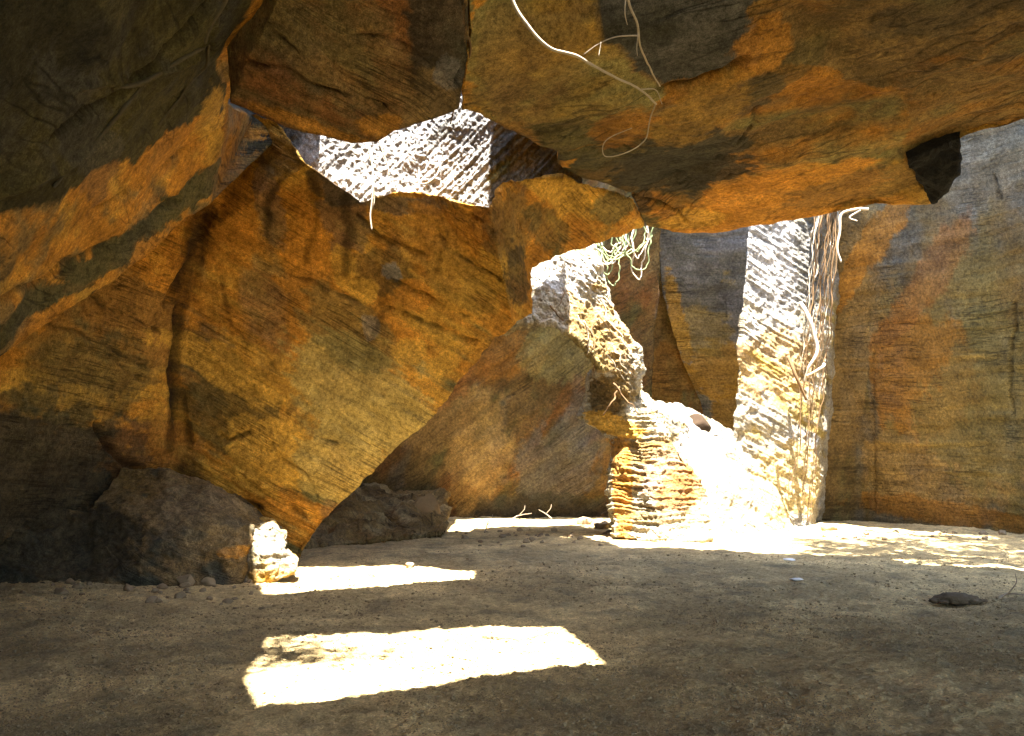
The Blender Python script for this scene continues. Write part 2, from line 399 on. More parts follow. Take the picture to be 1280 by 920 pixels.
# ---- slab on the left
B = {'b0': (-170, 360, 5.2), 'b1': (0, 275, 6.1), 'b2': (120, 214, 7.0), 'b3': (285, 130, 9.0), 'b4': (318, 65, 8.2), 'b5': (345, 0, 7.5), 'b6': (368, -70, 7.0),
     'y6': (328, -70, 6.6), 'y5': (305, 0, 7.05), 'y4': (270, 65, 7.8), 'b7': (200, -70, 5.4), 'b8': (60, -70, 4.6), 'b9': (-170, -70, 3.9), 'b10': (-170, 535, 6.7), 'b11': (0, 442, 7.6), 'b12': (150, 338, 8.9),
     'b13': (262, 255, 10.0), 'u0': (-170, 490, 6.35), 'u1': (0, 396, 7.25), 'u2': (115, 320, 8.3), 'u3': (272, 200, 9.75), 'v0': (-170, 516, 6.5), 'v1': (0, 426, 7.4), 'v2': (140, 332, 8.65), 'v3': (266, 235, 9.9), 'm': (317, 149, 10.9), 'b14': (352, 168, 11.3)}
o = mass('leaning_roof_slab', B, [('b9', 'b8', 'b1', 'b0'), ('b8', 'b7', 'b2', 'b1'), ('b7', 'y6', 'y5', 'y4', 'b3', 'b2'), ('b6', 'b5', 'b4', 'b3', 'y4', 'y5', 'y6'), ('b0', 'b1', 'u1', 'u0'),
         ('b1', 'b2', 'u2', 'u1'), ('b2', 'b3', 'u3', 'u2'), ('b3', 'm', 'b14', 'b13', 'v3', 'u3'), ('u0', 'u1', 'v1', 'v0'), ('u1', 'u2', 'v2', 'v1'), ('u2', 'u3', 'v3', 'v2'),
         ('v0', 'v1', 'b11', 'b10'), ('v1', 'v2', 'b12', 'b11'), ('v2', 'v3', 'b13', 'b12')], (-3, 0.5, 3), L=0.055, ang=30, chis=(.012, 6.0), big=(.14, .6),
         base=(OLIVE * .42, GREY * .32, OLIVE * .22), streak=.2, aniso=(.4, 5), fcol={**{k: (ORANGE, OCHRE * .9, BROWN * 1.3) for k in (3, 4, 5, 6, 11, 12, 13)}, **{k: (OLIVE * .7, BROWN * .8, OLIVE * .5) for k in (8, 9, 10)}, 7: (BROWN, ORANGE * .6, OLIVE * .8)},  # mossy grey darkened further for the light falling off at left
         blobs=[(270, 148, 40, 12, 35, OCHRE * .9, .7),
                (40, 40, 110, 110, 0, DARK * .6, .7), (120, 180, 120, 20, 30, GREY * .5, .5)],  # dark corner blob paints the dim top left
         cracks=[([(0, 250), (70, 215), (130, 185), (180, 130)], .07, -.05, -.25), ([(110, 112), (180, 110), (250, 75), (285, 20)], .06, -.06, -.2),
                 ([(80, 175), (200, 90), (275, 0)], .10, .10, .4), ([(110, 275), (200, 220), (290, 160)], .05, .05, .4), ([(0, 385), (100, 330), (230, 250)], .08, .07, .4),
                 ([(270, 100), (265, 60), (290, 10)], .06, .06, .5)])
tag(o, 'mossy grey overhanging slab at left with an orange lower band', 'rock slab')

# ---- block between the two roof openings
Q = {'q0': (288, 128, 7.85), 'q1': (370, 162, 7.95), 'q2': (440, 180, 8.0), 'q3': (470, 178, 8.0), 'q4': (492, 164, 8.1), 'q5': (540, 150, 8.25), 'q6': (573, 136, 8.3),
     'q7': (586, 75, 7.75), 'q8': (588, -70, 6.8), 'q9': (368, -70, 6.6), 'q10': (345, 0, 7.05)}
o = mass('hanging_rock_block', Q, [('q0', 'q1', 'q2', 'q3', 'q10'), ('q10', 'q3', 'q4', 'q8', 'q9'), ('q4', 'q5', 'q6', 'q7', 'q8')], (0.1, -0.95, 3.0), L=0.045, ang=-22,
         chis=(.016, 9.0), base=(BROWN, RUST * .9, OLIVE * .9), basew=(-.05, -.02), streak=.3,
         blobs=[(400, 170, 110, 8, -18, ORANGE, .8), (555, 60, 40, 110, 0, DARK * 1.2, .85), (540, 130, 40, 30, 30, BROWN, .7), (480, 160, 30, 14, 10, ORANGE * .9, .8),
                (420, 60, 90, 60, -30, BROWN * 1.1, .6), (560, 100, 20, 18, 0, LILAC * .7, .6)],
         cracks=[([(305, 85), (360, 98), (420, 122), (480, 140)], .045, .08, .7), ([(345, 8), (420, 35), (500, 65), (560, 95)], .03, .05, .6), ([(340, 50), (400, 90), (420, 105)], .025, .05, .6),
                 ([(430, 45), (480, 90), (520, 130)], .02, .04, .5), ([(586, 0), (585, 60), (575, 110)], .05, .08, .7)])
tag(o, 'brown tool-marked rock block hanging from the roof between the two left openings', 'rock block')

# ---- roof on the right
CC = {'c0': (586, -70, 6.9), 'c1': (586, 40, 7.7), 'c2': (573, 142, 8.7), 'c3': (640, 160, 9.5), 'c4': (702, 188, 10.4), 'c5': (702, 212, 11.5), 'c6': (790, 240, 12.6),
      'c7': (808, 282, 13.55), 'c8': (860, 292, 13.7), 'c9': (960, 278, 13.2), 'c10': (1090, 259, 12.5), 'c11': (1165, 252, 12.1), 'c12': (1135, 203, 11.2),
      'c13': (1195, 178, 10.9), 'c14': (1290, 148, 10.4), 'c15': (1480, 85, 9.5), 'c16': (1480, -70, 6.9), 'c17': (965, -70, 7.3), 'c18': (735, -70, 7.9), 'c19': (752, 55, 8.4),
      'c20': (828, 110, 9.0), 'c21': (938, 82, 8.7), 'c22': (952, -10, 7.9), 'c23': (815, 145, 9.5), 'c24': (910, 196, 11.0), 'c25': (1130, 115, 9.7), 'c18b': (732, -70, 7.0)}
CF = [('c0', 'c1', 'c2', 'c3', 'c23', 'c20', 'c19', 'c18'), ('c3', 'c4', 'c24', 'c23'), ('c4', 'c5', 'c6', 'c24'), ('c6', 'c7', 'c8', 'c24'), ('c24', 'c8', 'c9', 'c10', 'c11', 'c12'),
      ('c23', 'c24', 'c12', 'c25', 'c21', 'c20'), ('c25', 'c12', 'c13', 'c14', 'c15', 'c16'), ('c21', 'c25', 'c16', 'c17', 'c22'), ('c18', 'c19', 'c20', 'c21', 'c22', 'c17')]
CC.pop('c18b')
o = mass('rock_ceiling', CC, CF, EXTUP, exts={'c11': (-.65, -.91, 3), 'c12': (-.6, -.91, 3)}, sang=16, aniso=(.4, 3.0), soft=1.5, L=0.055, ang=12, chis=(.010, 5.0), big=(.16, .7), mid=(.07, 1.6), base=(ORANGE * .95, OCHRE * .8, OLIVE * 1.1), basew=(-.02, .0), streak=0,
         crag=(.035, 1.6),
         fcol={0: (OLIVE * 1.5, OCHRE * .62, BROWN * 1.2), 1: (OLIVE * .8, BROWN, OLIVE * .5), 2: (OLIVE * .55, DARK * 1.6, BROWN * .6), 3: (BROWN, ORANGE * .8, OLIVE * .8), 8: (GREY * .5, DARK * 1.4, GREY * .7), 7: (BROWN, OLIVE * 1.2, ORANGE * .5), 6: (BROWN * 1.1, ORANGE * .5, OLIVE), 5: (ORANGE * .72, OLIVE * 1.3, BROWN)},  # the fold's shade and the recess's skylit grey are put into these colours
         blobs=[(640, 75, 40, 60, 0, BROWN * 1.2, .6), (835, 212, 100, 22, -5, DARK * 1.3, .9), (930, 130, 45, 10, 12, DARK * 1.6, .7), (990, 85, 60, 18, 30, OLIVE * .6, .6), (960, 60, 40, 34, 0, ORANGE * .8, .8),  # wide dark blob adds to the fold's painted shade
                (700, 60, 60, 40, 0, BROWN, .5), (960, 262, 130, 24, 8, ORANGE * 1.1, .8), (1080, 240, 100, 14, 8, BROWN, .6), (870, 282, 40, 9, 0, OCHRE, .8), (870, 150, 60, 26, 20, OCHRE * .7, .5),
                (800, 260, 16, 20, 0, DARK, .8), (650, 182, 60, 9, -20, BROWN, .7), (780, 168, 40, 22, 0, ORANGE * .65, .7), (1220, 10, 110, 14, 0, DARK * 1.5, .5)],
         cracks=[([(952, 30), (935, 80), (870, 110), (825, 120)], .06, .10, .6), ([(950, 90), (965, 115), (940, 165), (925, 190)], .03, .06, .6), ([(600, 150), (680, 170), (790, 195)], .03, .05, .4),
                 ([(640, 100), (720, 115), (800, 112)], .025, .04, .4), ([(1000, 125), (1010, 160), (985, 200)], .02, .05, .5), ([(830, 240), (900, 232), (960, 215)], .03, .05, .4),
                 ([(1060, 70), (1066, 95)], .02, .05, .5), ([(860, 290), (845, 270), (790, 250)], .05, .08, .5)])
tag(o, 'broad orange and brown rock ceiling spanning the upper right', 'rock ceiling')

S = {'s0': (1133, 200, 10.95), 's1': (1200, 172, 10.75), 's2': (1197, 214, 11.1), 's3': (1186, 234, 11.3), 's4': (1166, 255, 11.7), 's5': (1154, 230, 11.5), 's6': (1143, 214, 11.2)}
o = mass('rock_stub', S, [('s0', 's1', 's2', 's3', 's4', 's5', 's6')], (0.1, .25, .6), L=.04, base=(DARK * .35, DARK * .3, DARK * .3), streak=0, crag=(.06, 3), hue=.2)  # near-black base stands for deep shade in the notch
tag(o, 'small rock stub coloured black for the deep shade in the notch of the ceiling edge', 'rock')

# ---- boulder at the foot of the leaning wall
Nb = {'n0': (-60, 752, 9.6), 'n1': (110, 742, 10.2), 'n2': (210, 738, 10.5), 'n3': (300, 730, 10.9), 'n4': (318, 655, 11.2), 'n5': (280, 622, 11.5), 'n6': (200, 588, 11.7), 'n7': (150, 585, 11.6),
      'n8': (110, 640, 11.0), 'n9': (-60, 640, 10.2), 'n10': (335, 660, 11.9), 'n11': (318, 725, 11.7), 'n12': (230, 660, 10.7)}
o = mass('boulder', Nb, [('n0', 'n1', 'n8', 'n9'), ('n1', 'n2', 'n12', 'n8'), ('n2', 'n3', 'n4', 'n12'), ('n12', 'n4', 'n5', 'n6', 'n7', 'n8'), ('n3', 'n11', 'n10', 'n4')], (-.2, 1.5, -.1),
         M_CRAG, L=.035, big=(.16, .9), mid=(.09, 2.5), fine=(.03, 9), crag=(.06, 3.5), chis=(.006, 6), base=(np.array([.19, .125, .055]), BROWN * .9, DARK * 1.8), basew=(0, -.05), streak=.4,
         blobs=[(60, 690, 110, 70, 0, DARK, .8), (300, 688, 26, 7, 0, ORANGE, .9), (250, 640, 70, 40, -30, np.array([.17, .13, .075]), .5)])  # large dark blob paints the boulder's left end sinking into shade
tag(o, 'big grey boulder at the foot of the leaning wall on the left', 'boulder')
Kn = {'t0': (308, 658, 11.25), 't1': (342, 655, 11.25), 't2': (360, 670, 11.4), 't3': (355, 688, 11.2), 't4': (374, 700, 11.2), 't5': (366, 716, 11.1), 't6': (340, 728, 11.0), 't7': (308, 728, 11.0), 't8': (330, 692, 11.0)}
o = mass('ledge_rock', Kn, [('t0', 't1', 't2', 't3', 't8'), ('t8', 't3', 't4', 't5', 't6', 't7'), ('t0', 't8', 't7')], (-.25, .8, -.05), M_CRAG, L=.018, big=(.10, 1.8), mid=(.04, 4), fine=(.015, 16), chis=(0, 6), crag=(.05, 5),
         strata=(.016, 15), base=(PALE * .8, OCHRE * .7, SAND * .8), streak=0, back=2)
tag(o, 'knobbly sunlit rock at the end of the boulder beside the far light patch', 'rock')

# ---- rear chamber wall
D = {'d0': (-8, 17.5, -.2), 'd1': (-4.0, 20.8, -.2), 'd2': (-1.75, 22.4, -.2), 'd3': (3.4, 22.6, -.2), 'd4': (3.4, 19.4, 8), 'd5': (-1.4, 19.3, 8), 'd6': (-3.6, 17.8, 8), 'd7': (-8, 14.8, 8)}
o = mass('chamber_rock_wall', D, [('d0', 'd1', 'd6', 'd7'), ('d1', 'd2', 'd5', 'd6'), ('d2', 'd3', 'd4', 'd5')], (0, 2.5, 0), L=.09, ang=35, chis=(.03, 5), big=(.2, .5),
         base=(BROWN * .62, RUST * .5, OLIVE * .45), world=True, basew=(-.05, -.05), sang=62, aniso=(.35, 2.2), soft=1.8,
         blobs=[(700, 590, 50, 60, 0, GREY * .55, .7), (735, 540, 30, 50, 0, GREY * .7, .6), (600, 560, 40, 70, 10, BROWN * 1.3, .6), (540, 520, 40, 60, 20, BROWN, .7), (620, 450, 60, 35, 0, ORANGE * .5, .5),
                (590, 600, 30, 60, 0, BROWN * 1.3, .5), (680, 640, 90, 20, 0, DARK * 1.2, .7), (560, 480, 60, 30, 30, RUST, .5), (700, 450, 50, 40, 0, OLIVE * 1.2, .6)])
tag(o, 'shaded brown and grey wall of the rear chamber beyond the diagonal edge', 'rock wall')
LD = {'e0': (350, 690, 14.8), 'e1': (440, 680, 15.8), 'e2': (555, 668, 17.2), 'e3': (552, 646, 18.4), 'e4': (512, 634, 18.6), 'e5': (480, 632, 18.6), 'e6': (430, 618, 18), 'e7': (340, 600, 17.0), 'e8': (480, 655, 17.4), 'e9': (400, 655, 16.6)}
o = mass('rock_ledge', LD, [('e0', 'e1', 'e8', 'e9'), ('e1', 'e2', 'e3', 'e8'), ('e8', 'e3', 'e4', 'e5', 'e6', 'e9'), ('e9', 'e6', 'e7', 'e0')], (-.2, 3.5, 0.3), L=.08, big=(.25, .8), mid=(.1, 2), chis=(.0, 5),
         crag=(.24, 1.6), base=(BROWN * .8, EARTH * .45, BROWN * .6), streak=.2, hue=.3)
tag(o, 'low brown rock ledge sloping to the floor inside the rear chamber', 'rock ledge')
RC = {'r0': (-12, 13.4, 6.0), 'r1': (-0.4, 13.4, 6.0), 'r2': (-0.4, 16.5, 5.8), 'r3': (-1.15, 16.6, 5.8), 'r4': (-1.15, 22, 5.8), 'r5': (-12, 22, 6.0)}
o = mass('chamber_ceiling', RC, [('r0', 'r1', 'r2', 'r3', 'r4', 'r5')], (0, -.5, 1.8), L=.25, world=True)
tag(o, 'brown rock ceiling over the rear chamber behind the leaning wall', 'rock ceiling')

# ---- sunlit arch and pillar
E = {'p0': (590, 300, 16.2), 'p1': (668, 300, 16.7), 'p2': (736, 292, 16.7), 'p3': (748, 330, 16.4), 'p4': (770, 395, 16.5), 'p5': (797, 440, 16.6), 'p6': (800, 492, 16.8), 'p7': (815, 508, 16.95),
     'p8': (845, 556, 16.9), 'p9': (880, 610, 16.8), 'p10': (888, 674, 16.2), 'p11': (830, 678, 16.0), 'p12': (768, 672, 16.45), 'p13': (764, 600, 16.9), 'p14': (770, 552, 17.0), 'p15': (724, 524, 17.3),
     'p16': (732, 500, 17.2), 'p17': (734, 470, 17.0), 'p18': (752, 460, 16.2), 'p19': (720, 422, 15.9), 'p20': (690, 406, 15.85), 'p21': (640, 405, 15.8), 'p22': (590, 420, 15.8),
     'p23': (715, 360, 16.25), 'p24': (775, 500, 16.6), 'p25': (800, 560, 16.6)}
EF = [('p0', 'p1', 'p23', 'p20', 'p21', 'p22'), ('p1', 'p2', 'p3', 'p4', 'p23'), ('p23', 'p4', 'p5', 'p18', 'p19', 'p20'), ('p5', 'p6', 'p24', 'p17', 'p18'), ('p24', 'p15', 'p16', 'p17'),
      ('p6', 'p7', 'p25', 'p24'), ('p24', 'p25', 'p14', 'p15'), ('p7', 'p8', 'p9', 'p25'), ('p25', 'p9', 'p10', 'p11', 'p12', 'p13', 'p14')]
o = mass('rock_pillar', E, EF, (0.1, 1.3, .15), M_CRAG, L=.022, big=(.20, 1.1), mid=(.09, 3.0), fine=(.016, 20), chis=(0, 7), ang=2, crag=(.04, 6.0), strata=(.027, 16.0, 2.6), upper=(.06, 8.0, 2.5),
         base=(PALE * .95, PALE * .55 + SAND * .3, BROWN * 1.3), basew=(-.06, -.08), streak=0,
         blobs=[(755, 420, 40, 50, -50, OCHRE * .6, .6), (775, 600, 12, 80, 0, ORANGE * .8, .85), (750, 495, 24, 30, 0, BROWN * .7, .9), (760, 535, 40, 14, -20, OCHRE, .9), (860, 600, 26, 46, -60, RUST, .7),  # ochre ledge and orange edge paint bounced light, brown niche its shade
                (835, 590, 36, 50, 0, RUST * .8, .5), (800, 640, 30, 14, 0, BROWN * .8, .6), (730, 445, 40, 8, -40, OLIVE, .7), (700, 340, 40, 30, 0, WHITE * .9, .7), (764, 436, 50, 12, -58, BROWN, .8), (735, 385, 46, 9, -52, BROWN * 1.2, .8), (715, 400, 30, 8, -30, BROWN, .6), (785, 470, 16, 30, 0, BROWN, .6), (770, 500, 30, 20, 0, BROWN, .7)])
tag(o, 'ragged sunlit layered rock pillar that rises into a broken arch', 'rock pillar')

# ---- sunlit buttress and its slope
Hh = {'h0': (938, 255, 18.9), 'h1': (1056, 240, 19.3), 'h2': (1040, 400, 19.5), 'h3': (1022, 560, 19.6), 'h4': (1008, 662, 19.7), 'h5': (918, 545, 19.0), 'h6': (926, 420, 18.95), 'h7': (868, 538, 18.6),
      'h8': (800, 500, 17.4), 'h9': (815, 570, 17.3), 'h10': (850, 640, 17.1), 'h11': (865, 682, 16.9), 'h12': (1000, 672, 17.2), 'h13': (925, 682, 15.9), 'h14': (845, 690, 16.0)}
o = mass('rock_buttress', Hh, [('h0', 'h1', 'h2', 'h6'), ('h6', 'h2', 'h3', 'h5'), ('h5', 'h3', 'h4', 'h11', 'h10'), ('h5', 'h10', 'h9', 'h7'), ('h7', 'h9', 'h8'), ('h4', 'h12', 'h13', 'h14', 'h11')], (1.6, 3.0, 0), M_CRAG,
         L=.034, big=(.15, .7), mid=(.05, 2.2), fine=(.012, 20), chis=(.027, 12.0), ang=-30, crag=(.05, 3.2), fcol={3: (PALE * .7, SAND * .6, PALE * .6), 4: (PALE * .55, PALE * .45, SAND * .5), 5: (PALE * .55, SAND * .5, PALE * .5)}, base=(PALE * .85, SAND * .65, LILAC * 1.1), basew=(-.12, -.1), streak=0,
         blobs=[(985, 330, 60, 70, 0, LILAC * 1.4, .85), (980, 455, 60, 45, 0, OCHRE * .7, .5), (1015, 330, 20, 90, 0, DARK * 2, .6), (990, 600, 60, 50, 0, SAND, .5), (880, 560, 40, 40, -40, WHITE, .6)])  # tall dark blob paints the shaded strip along the right edge
tag(o, 'tall sunlit rock buttress with diagonal tool grooves and a bright sloping foot', 'rock buttress')

# ---- back walls of the open pit
G1 = {'g0': (1.2, 25.6, -.2), 'g1': (7.2, 25.9, -.2), 'g2': (7.2, 21.6, 10.5), 'g3': (1.2, 21.3, 10.5)}
o = mass('pit_back_wall', G1, [('g0', 'g1', 'g2', 'g3')], (0, 2, 0), L=.11, ang=0, sang=88, aniso=(.4, 2), chis=(.02, 5), base=(BROWN * 1.5, OLIVE * 1.4, RUST), streak=.3, world=True,
         blobs=[(800, 430, 60, 70, 0, BROWN * 1.3, .8), (830, 480, 40, 40, 0, ORANGE * .6, .6), (780, 330, 50, 50, 0, OLIVE, .7)])
tag(o, 'shaded brown back wall of the pit, behind the sunlit pillar', 'rock wall')
G2 = {'g0': (822, 150, 19.6), 'g1': (822, 290, 21.6), 'g2': (826, 365, 22.6), 'g3': (850, 440, 23.6), 'g4': (878, 512, 24.6), 'g5': (885, 590, 25.2), 'g6': (980, 590, 24.6), 'g7': (975, 280, 20.8), 'g8': (980, 150, 19.2)}
o = mass('grey_pit_wall', G2, [('g0', 'g1', 'g7', 'g8'), ('g1', 'g2', 'g3', 'g4', 'g5', 'g6', 'g7')], (0.4, 1.2, 0), L=.10, ang=0, chis=(.02, 5), base=(LILAC * 1.05, GREY * 1.4, SAND), basew=(0, -.25), streak=.25,
         blobs=[(890, 470, 45, 40, 0, OCHRE * .85, .85), (870, 420, 40, 30, -30, SAND * .8, .7), (915, 520, 26, 40, 0, OCHRE * .8, .8), (845, 410, 10, 70, 18, OCHRE, .8)],
         cracks=[([(902, 380), (905, 430)], .05, .06, .5)])
tag(o, 'lilac grey pit wall turning ochre low down, left of the buttress', 'rock wall')
I = {'i0': (6.3, 21.6, -.2), 'i1': (8.45, 21.3, -.2), 'i2': (10.6, 17.5, -.2), 'i3': (14.5, 12.5, -.2), 'i4': (13.2, 10.9, 9.5), 'i5': (9.2, 14.9, 9.5), 'i6': (7.4, 17.8, 9.5), 'i7': (6.2, 18.6, 9.5)}
o = mass('right_pit_wall', I, [('i0', 'i1', 'i6', 'i7'), ('i1', 'i2', 'i5', 'i6'), ('i2', 'i3', 'i4', 'i5')], (1.0, 2.5, 0), L=.08, ang=4, chis=(.03, 5), base=(BROWN * .72, OLIVE * .6 + BROWN * .25, GREY * .62), world=True, streak=.6, sang=86, aniso=(.22, 1.6), soft=2.5, hue=.3, fcol={0: (BROWN * .7, BROWN * .55, OLIVE * .6)},
         zcols=(4.6, 8.6, GREY * .9, .65), basew=(0, -.05),
         blobs=[(1055, 420, 30, 150, 0, BROWN * 1.1, .6), (1140, 470, 40, 90, 12, ORANGE * .48, .6), (1075, 320, 14, 80, -20, ORANGE * .6, .7), (1150, 360, 16, 90, -18, RUST * .8, .5), (1160, 590, 70, 60, 0, BROWN * 1.2, .6),
                (1240, 500, 60, 120, 0, OLIVE * .8, .6), (1205, 448, 14, 4, 0, SAND * .8, .6), (1160, 640, 90, 16, 0, ORANGE * .5, .6), (1240, 205, 60, 60, 0, GREY * 1.1, .4)],
         cracks=[([(1262, 380), (1258, 480), (1265, 540)], .05, .06, .5), ([(1230, 210), (1245, 250)], .05, .06, .5), ([(1085, 400), (1085, 640)], .06, .06, .3)])
tag(o, 'tall shaded brown and grey rock wall closing the right side', 'rock wall')

# ------------------------------------------------------------------ upper roof with the openings the light falls through
def up(P, z): return np.array([P[0], P[1], 0]) - SUN * (z / 3.3)
U0, U1 = 7.5, 9.0
def roofpt(px, py): g = Gd(px, py); return g[:2]
hole1 = [roofpt(*p) for p in ((306, 850), (312, 872), (321, 889), (400, 880), (500, 866), (600, 846), (680, 835), (757, 828), (735, 806), (700, 780), (600, 785), (500, 793), (400, 796), (335, 799))]
notch = [roofpt(*p) for p in ((592, 722), (500, 731), (430, 738), (330, 746), (314, 725))]
def lay(z, pts): return [up((p[0], p[1]), z)[:2] for p in pts]
def roof_ring(z):
    nt = lay(z, notch); dy = -0.303 * (z - U0); dx = .03 * (z - U0)
    return [(-13, -10), (13, -10), (13, 6.3 + dy), (7.2 + dx, 9.8 + dy), (3.3 + dx, 12.2 + dy), (1.0 + dx, 12.3 + dy), (-.2, 12.3), (nt[0][0], nt[0][1])] + [tuple(p) for p in nt[1:]] + [(-2.80, 10.2 + dy), (-2.60, 10.8 + dy), (-2.58, 12.3), (-13, 12.3)]
def roof():
    Vs = []; Fs = []
    for z in (U0, U1):
        out = roof_ring(z); h = lay(z, hole1)
        b = len(Vs)
        polys = [[Vector((p[0], p[1], 0)) for p in out], [Vector((p[0], p[1], 0)) for p in reversed(h)]]
        Vs += [(p[0], p[1], z) for p in out] + [(p[0], p[1], z) for p in reversed(h)]
        for t in tessellate_polygon(polys): Fs.append([b + i for i in t])
    n1, n2 = len(out), len(h); n = n1 + n2
    for s, c in ((0, n1), (n1, n2)):
        for i in range(c):
            a, b = s + i, s + (i + 1) % c
            Fs += [[a, b, b + n], [a, b + n, a + n]]
    bm = bmesh.new(); bv = [bm.verts.new(v) for v in Vs]
    for f in Fs:
        try: bm.faces.new([bv[i] for i in f])
        except ValueError: pass
    bmesh.ops.recalc_face_normals(bm, faces=bm.faces)
    bm.verts.index_update()
    V = np.array([v.co[:] for v in bm.verts]); F = np.array([[v.index for v in f.verts] for f in bm.faces]); bm.free()
    V, F, fac = tess(V, F, lambda c: np.where((np.abs(c[:, 0]) < 4) & (c[:, 1] > 1), .12, .5), np.ones(len(F)))
    V = V + np.stack([.05 * fbm(V * 1.7, 3), .05 * fbm(V * 1.7 + 9, 3), .1 * fbm(V * .8, 3)], 1)
    w = sstep(-.2, .3, fbm(V * .5, 4))[:, None]
    o = link_mesh('rock_roof', V, F, M_ROCK, BROWN * 1.3 * (1 - w) + OLIVE * 1.2 * w, V * np.array([.5, 5, 2]))
    return tag(o, 'thick rock roof overhead pierced by the two left openings', 'rock roof')
roof()

def side_wall(name, label, p0, p1, z1, thick):
    p = {'w0': (*p0, -.2), 'w1': (*p1, -.2), 'w2': (*p1, z1), 'w3': (*p0, z1)}
    return tag(mass(name, p, [('w0', 'w1', 'w2', 'w3')], (*thick, 0), L=.3, world=True, big=(.25, .4), base=(BROWN, OLIVE, GREY)), label, 'rock wall')
side_wall('side_rock_wall', 'dark rock wall at the left side behind the viewer', (-7.6, 11.5), (-7.0, -9.5), 7.6, (-1.5, 0))
side_wall('side_rock_wall', 'rock wall at the right side near the entrance', (12.2, 9.5), (11.0, -9.5), 7.6, (1.5, 0))

side_wall('rear_rock_wall', 'unseen rock wall added behind the viewer to darken the left', (-7.0, -3.5), (2.4, -5.0), 7.6, (0, -1.5))  # added to block entrance light and dim the left side

# ------------------------------------------------------------------ floor
def ground_z(x, y):
    P = np.stack([x, y, np.zeros_like(x)], 1)
    z = 0.07 * fbm(P * .35, 3) + .045 * fbm(P * 1.3 + 5, 3) + .024 * fbm(P * 5 + 3, 3)
    z += .20 * np.exp(-((x + 6.2) / 1.8) ** 2 - ((y - 10.2) / 1.6) ** 2)
    z += .012 * np.clip(ridged(P * 2.3 + 11, 3), 0, 1) * sstep(16, 10, y)
    return z
def floor():
    V = np.array([[-15, -12, 0], [15, -12, 0], [15, 27, 0], [-15, 27, 0]], float); F = np.array([[0, 1, 2], [0, 2, 3]])
    def Lf(c):
        d = np.hypot(c[:, 0], c[:, 1]); px = np.abs(c[:, 0]) / np.maximum(c[:, 1], .1)
        vis = (c[:, 1] > 3.0) & (px < .68)
        return np.where(vis, np.clip(.0042 * d, .02, .10), .6)
    V, F, fac = tess(V, F, Lf, np.ones(2))
    V[:, 2] = ground_z(V[:, 0], V[:, 1])
    fine = .022 * fbm(V * np.array([9, 9, 0]), 4, .65) + .016 * np.clip(perlin(V * np.array([19, 19, 0])), 0, 1)
    V[:, 2] += fine
    w = sstep(-.2, .25, fbm(V * np.array([.6, .6, 0]) + 4, 5))[:, None]
    w2 = sstep(.0, .4, fbm(V * np.array([2.5, 2.5, 0]) + 14, 4))[:, None]
    col = EARTH * .8 * (1 - w) + EARTH * 1.2 * w
    col = col * (1 - w2 * .5) + np.array([.16, .14, .085]) * w2 * .5
    o = link_mesh('ground', V, F, M_EARTH, col, V.copy(), base=(0, 0, 0))
    tag(o, kind='structure')
    # country outside the pit, one wide sheet a little lower, reaching the horizon
    n = 24; R = 400.0
    Vo = [[-15, -12, -.3], [15, -12, -.3], [15, 27, -.3], [-15, 27, -.3], [-R, -R, -.3], [R, -R, -.3], [R, R, -.3], [-R, R, -.3]]
    Fo = [[0, 4, 5], [0, 5, 1], [1, 5, 6], [1, 6, 2], [2, 6, 7], [2, 7, 3], [3, 7, 4], [3, 4, 0]]
    Vo = np.array(Vo); o = link_mesh('terrain', Vo, np.array(Fo), M_EARTH, np.tile(EARTH, (8, 1)), Vo.copy(), base=(0, 0, 0)); tag(o, kind='structure')
floor()

# ------------------------------------------------------------------ stones
def ico(sub=2):
    bm = bmesh.new(); bmesh.ops.create_icosphere(bm, subdivisions=sub, radius=1.0)
    V = np.array([v.co[:] for v in bm.verts]); F = np.array([[v.index for v in f.verts] for f in bm.faces]); bm.free()
    return V, F
I0, I2, I3 = ico(1), ico(3), ico(4)
def stone_shape(size, flat, seed, src=I2):
    V = src[0].copy()
    V = V * (1 + .35 * fbm(V * 1.1 + seed, 3) + .18 * perlin(V * 2.6 + seed))[:, None]
    for k in range(10):                                      # broken faces
        n = np.random.default_rng(seed * 10 + k).normal(size=3); n /= np.linalg.norm(n)
        d = V @ n; V = V - np.outer(np.clip(d - .66, 0, 9) * .95, n)
    V = V + .03 * np.stack([perlin(V * 7 + s) for s in (1, 5, 9)], 1)
    return V * size * np.array([1, .8, flat])
def stone(name, x, y, size, flat, seed, mat, label, cat='stone', group=None, sink=.3, z=None):
    V = stone_shape(size, flat, seed)
    gz = ground_z(np.array([x]), np.array([y]))[0] if z is None else z
    V = V + np.array([x, y, gz + size * flat * (1 - sink) * .8])
    o = link_mesh(name, V, I2[1], mat); return tag(o, label, cat, group)

def gst(px, py, s, flat, seed, mat, label, **kw):
    g = Gd(px, py); return stone(kw.pop('name', 'stone'), g[0], g[1], s, flat, seed, mat, label, **kw)
gst(996, 729, .10, .18, 3, M_WSTONE, 'flat whitish stone lying on the floor in the middle distance right')
gst(986, 699, .12, .18, 4, M_WSTONE, 'thin pale stone on the floor at the edge of the far sunlight')
gst(729, 655, .20, .7, 5, M_STONE, 'squarish rust stone in the sun left of the pillar foot')
gst(752, 660, .24, .6, 6, M_STONE, 'brown stone in shade touching the pillar foot on its left')
gst(832, 674, .26, .65, 8, M_WSTONE, 'pale rounded stone in the sun in front of the pillar foot')
gst(800, 672, .16, .6, 9, M_WSTONE, 'small pale stone in the sun at the left of the pillar front')
gst(1035, 662, .18, .6, 12, M_STONE, 'brown stone at the corner of buttress and right wall')
gst(512, 708, .07, .8, 14, M_STONE, 'small stone on the far edge of the middle light patch')
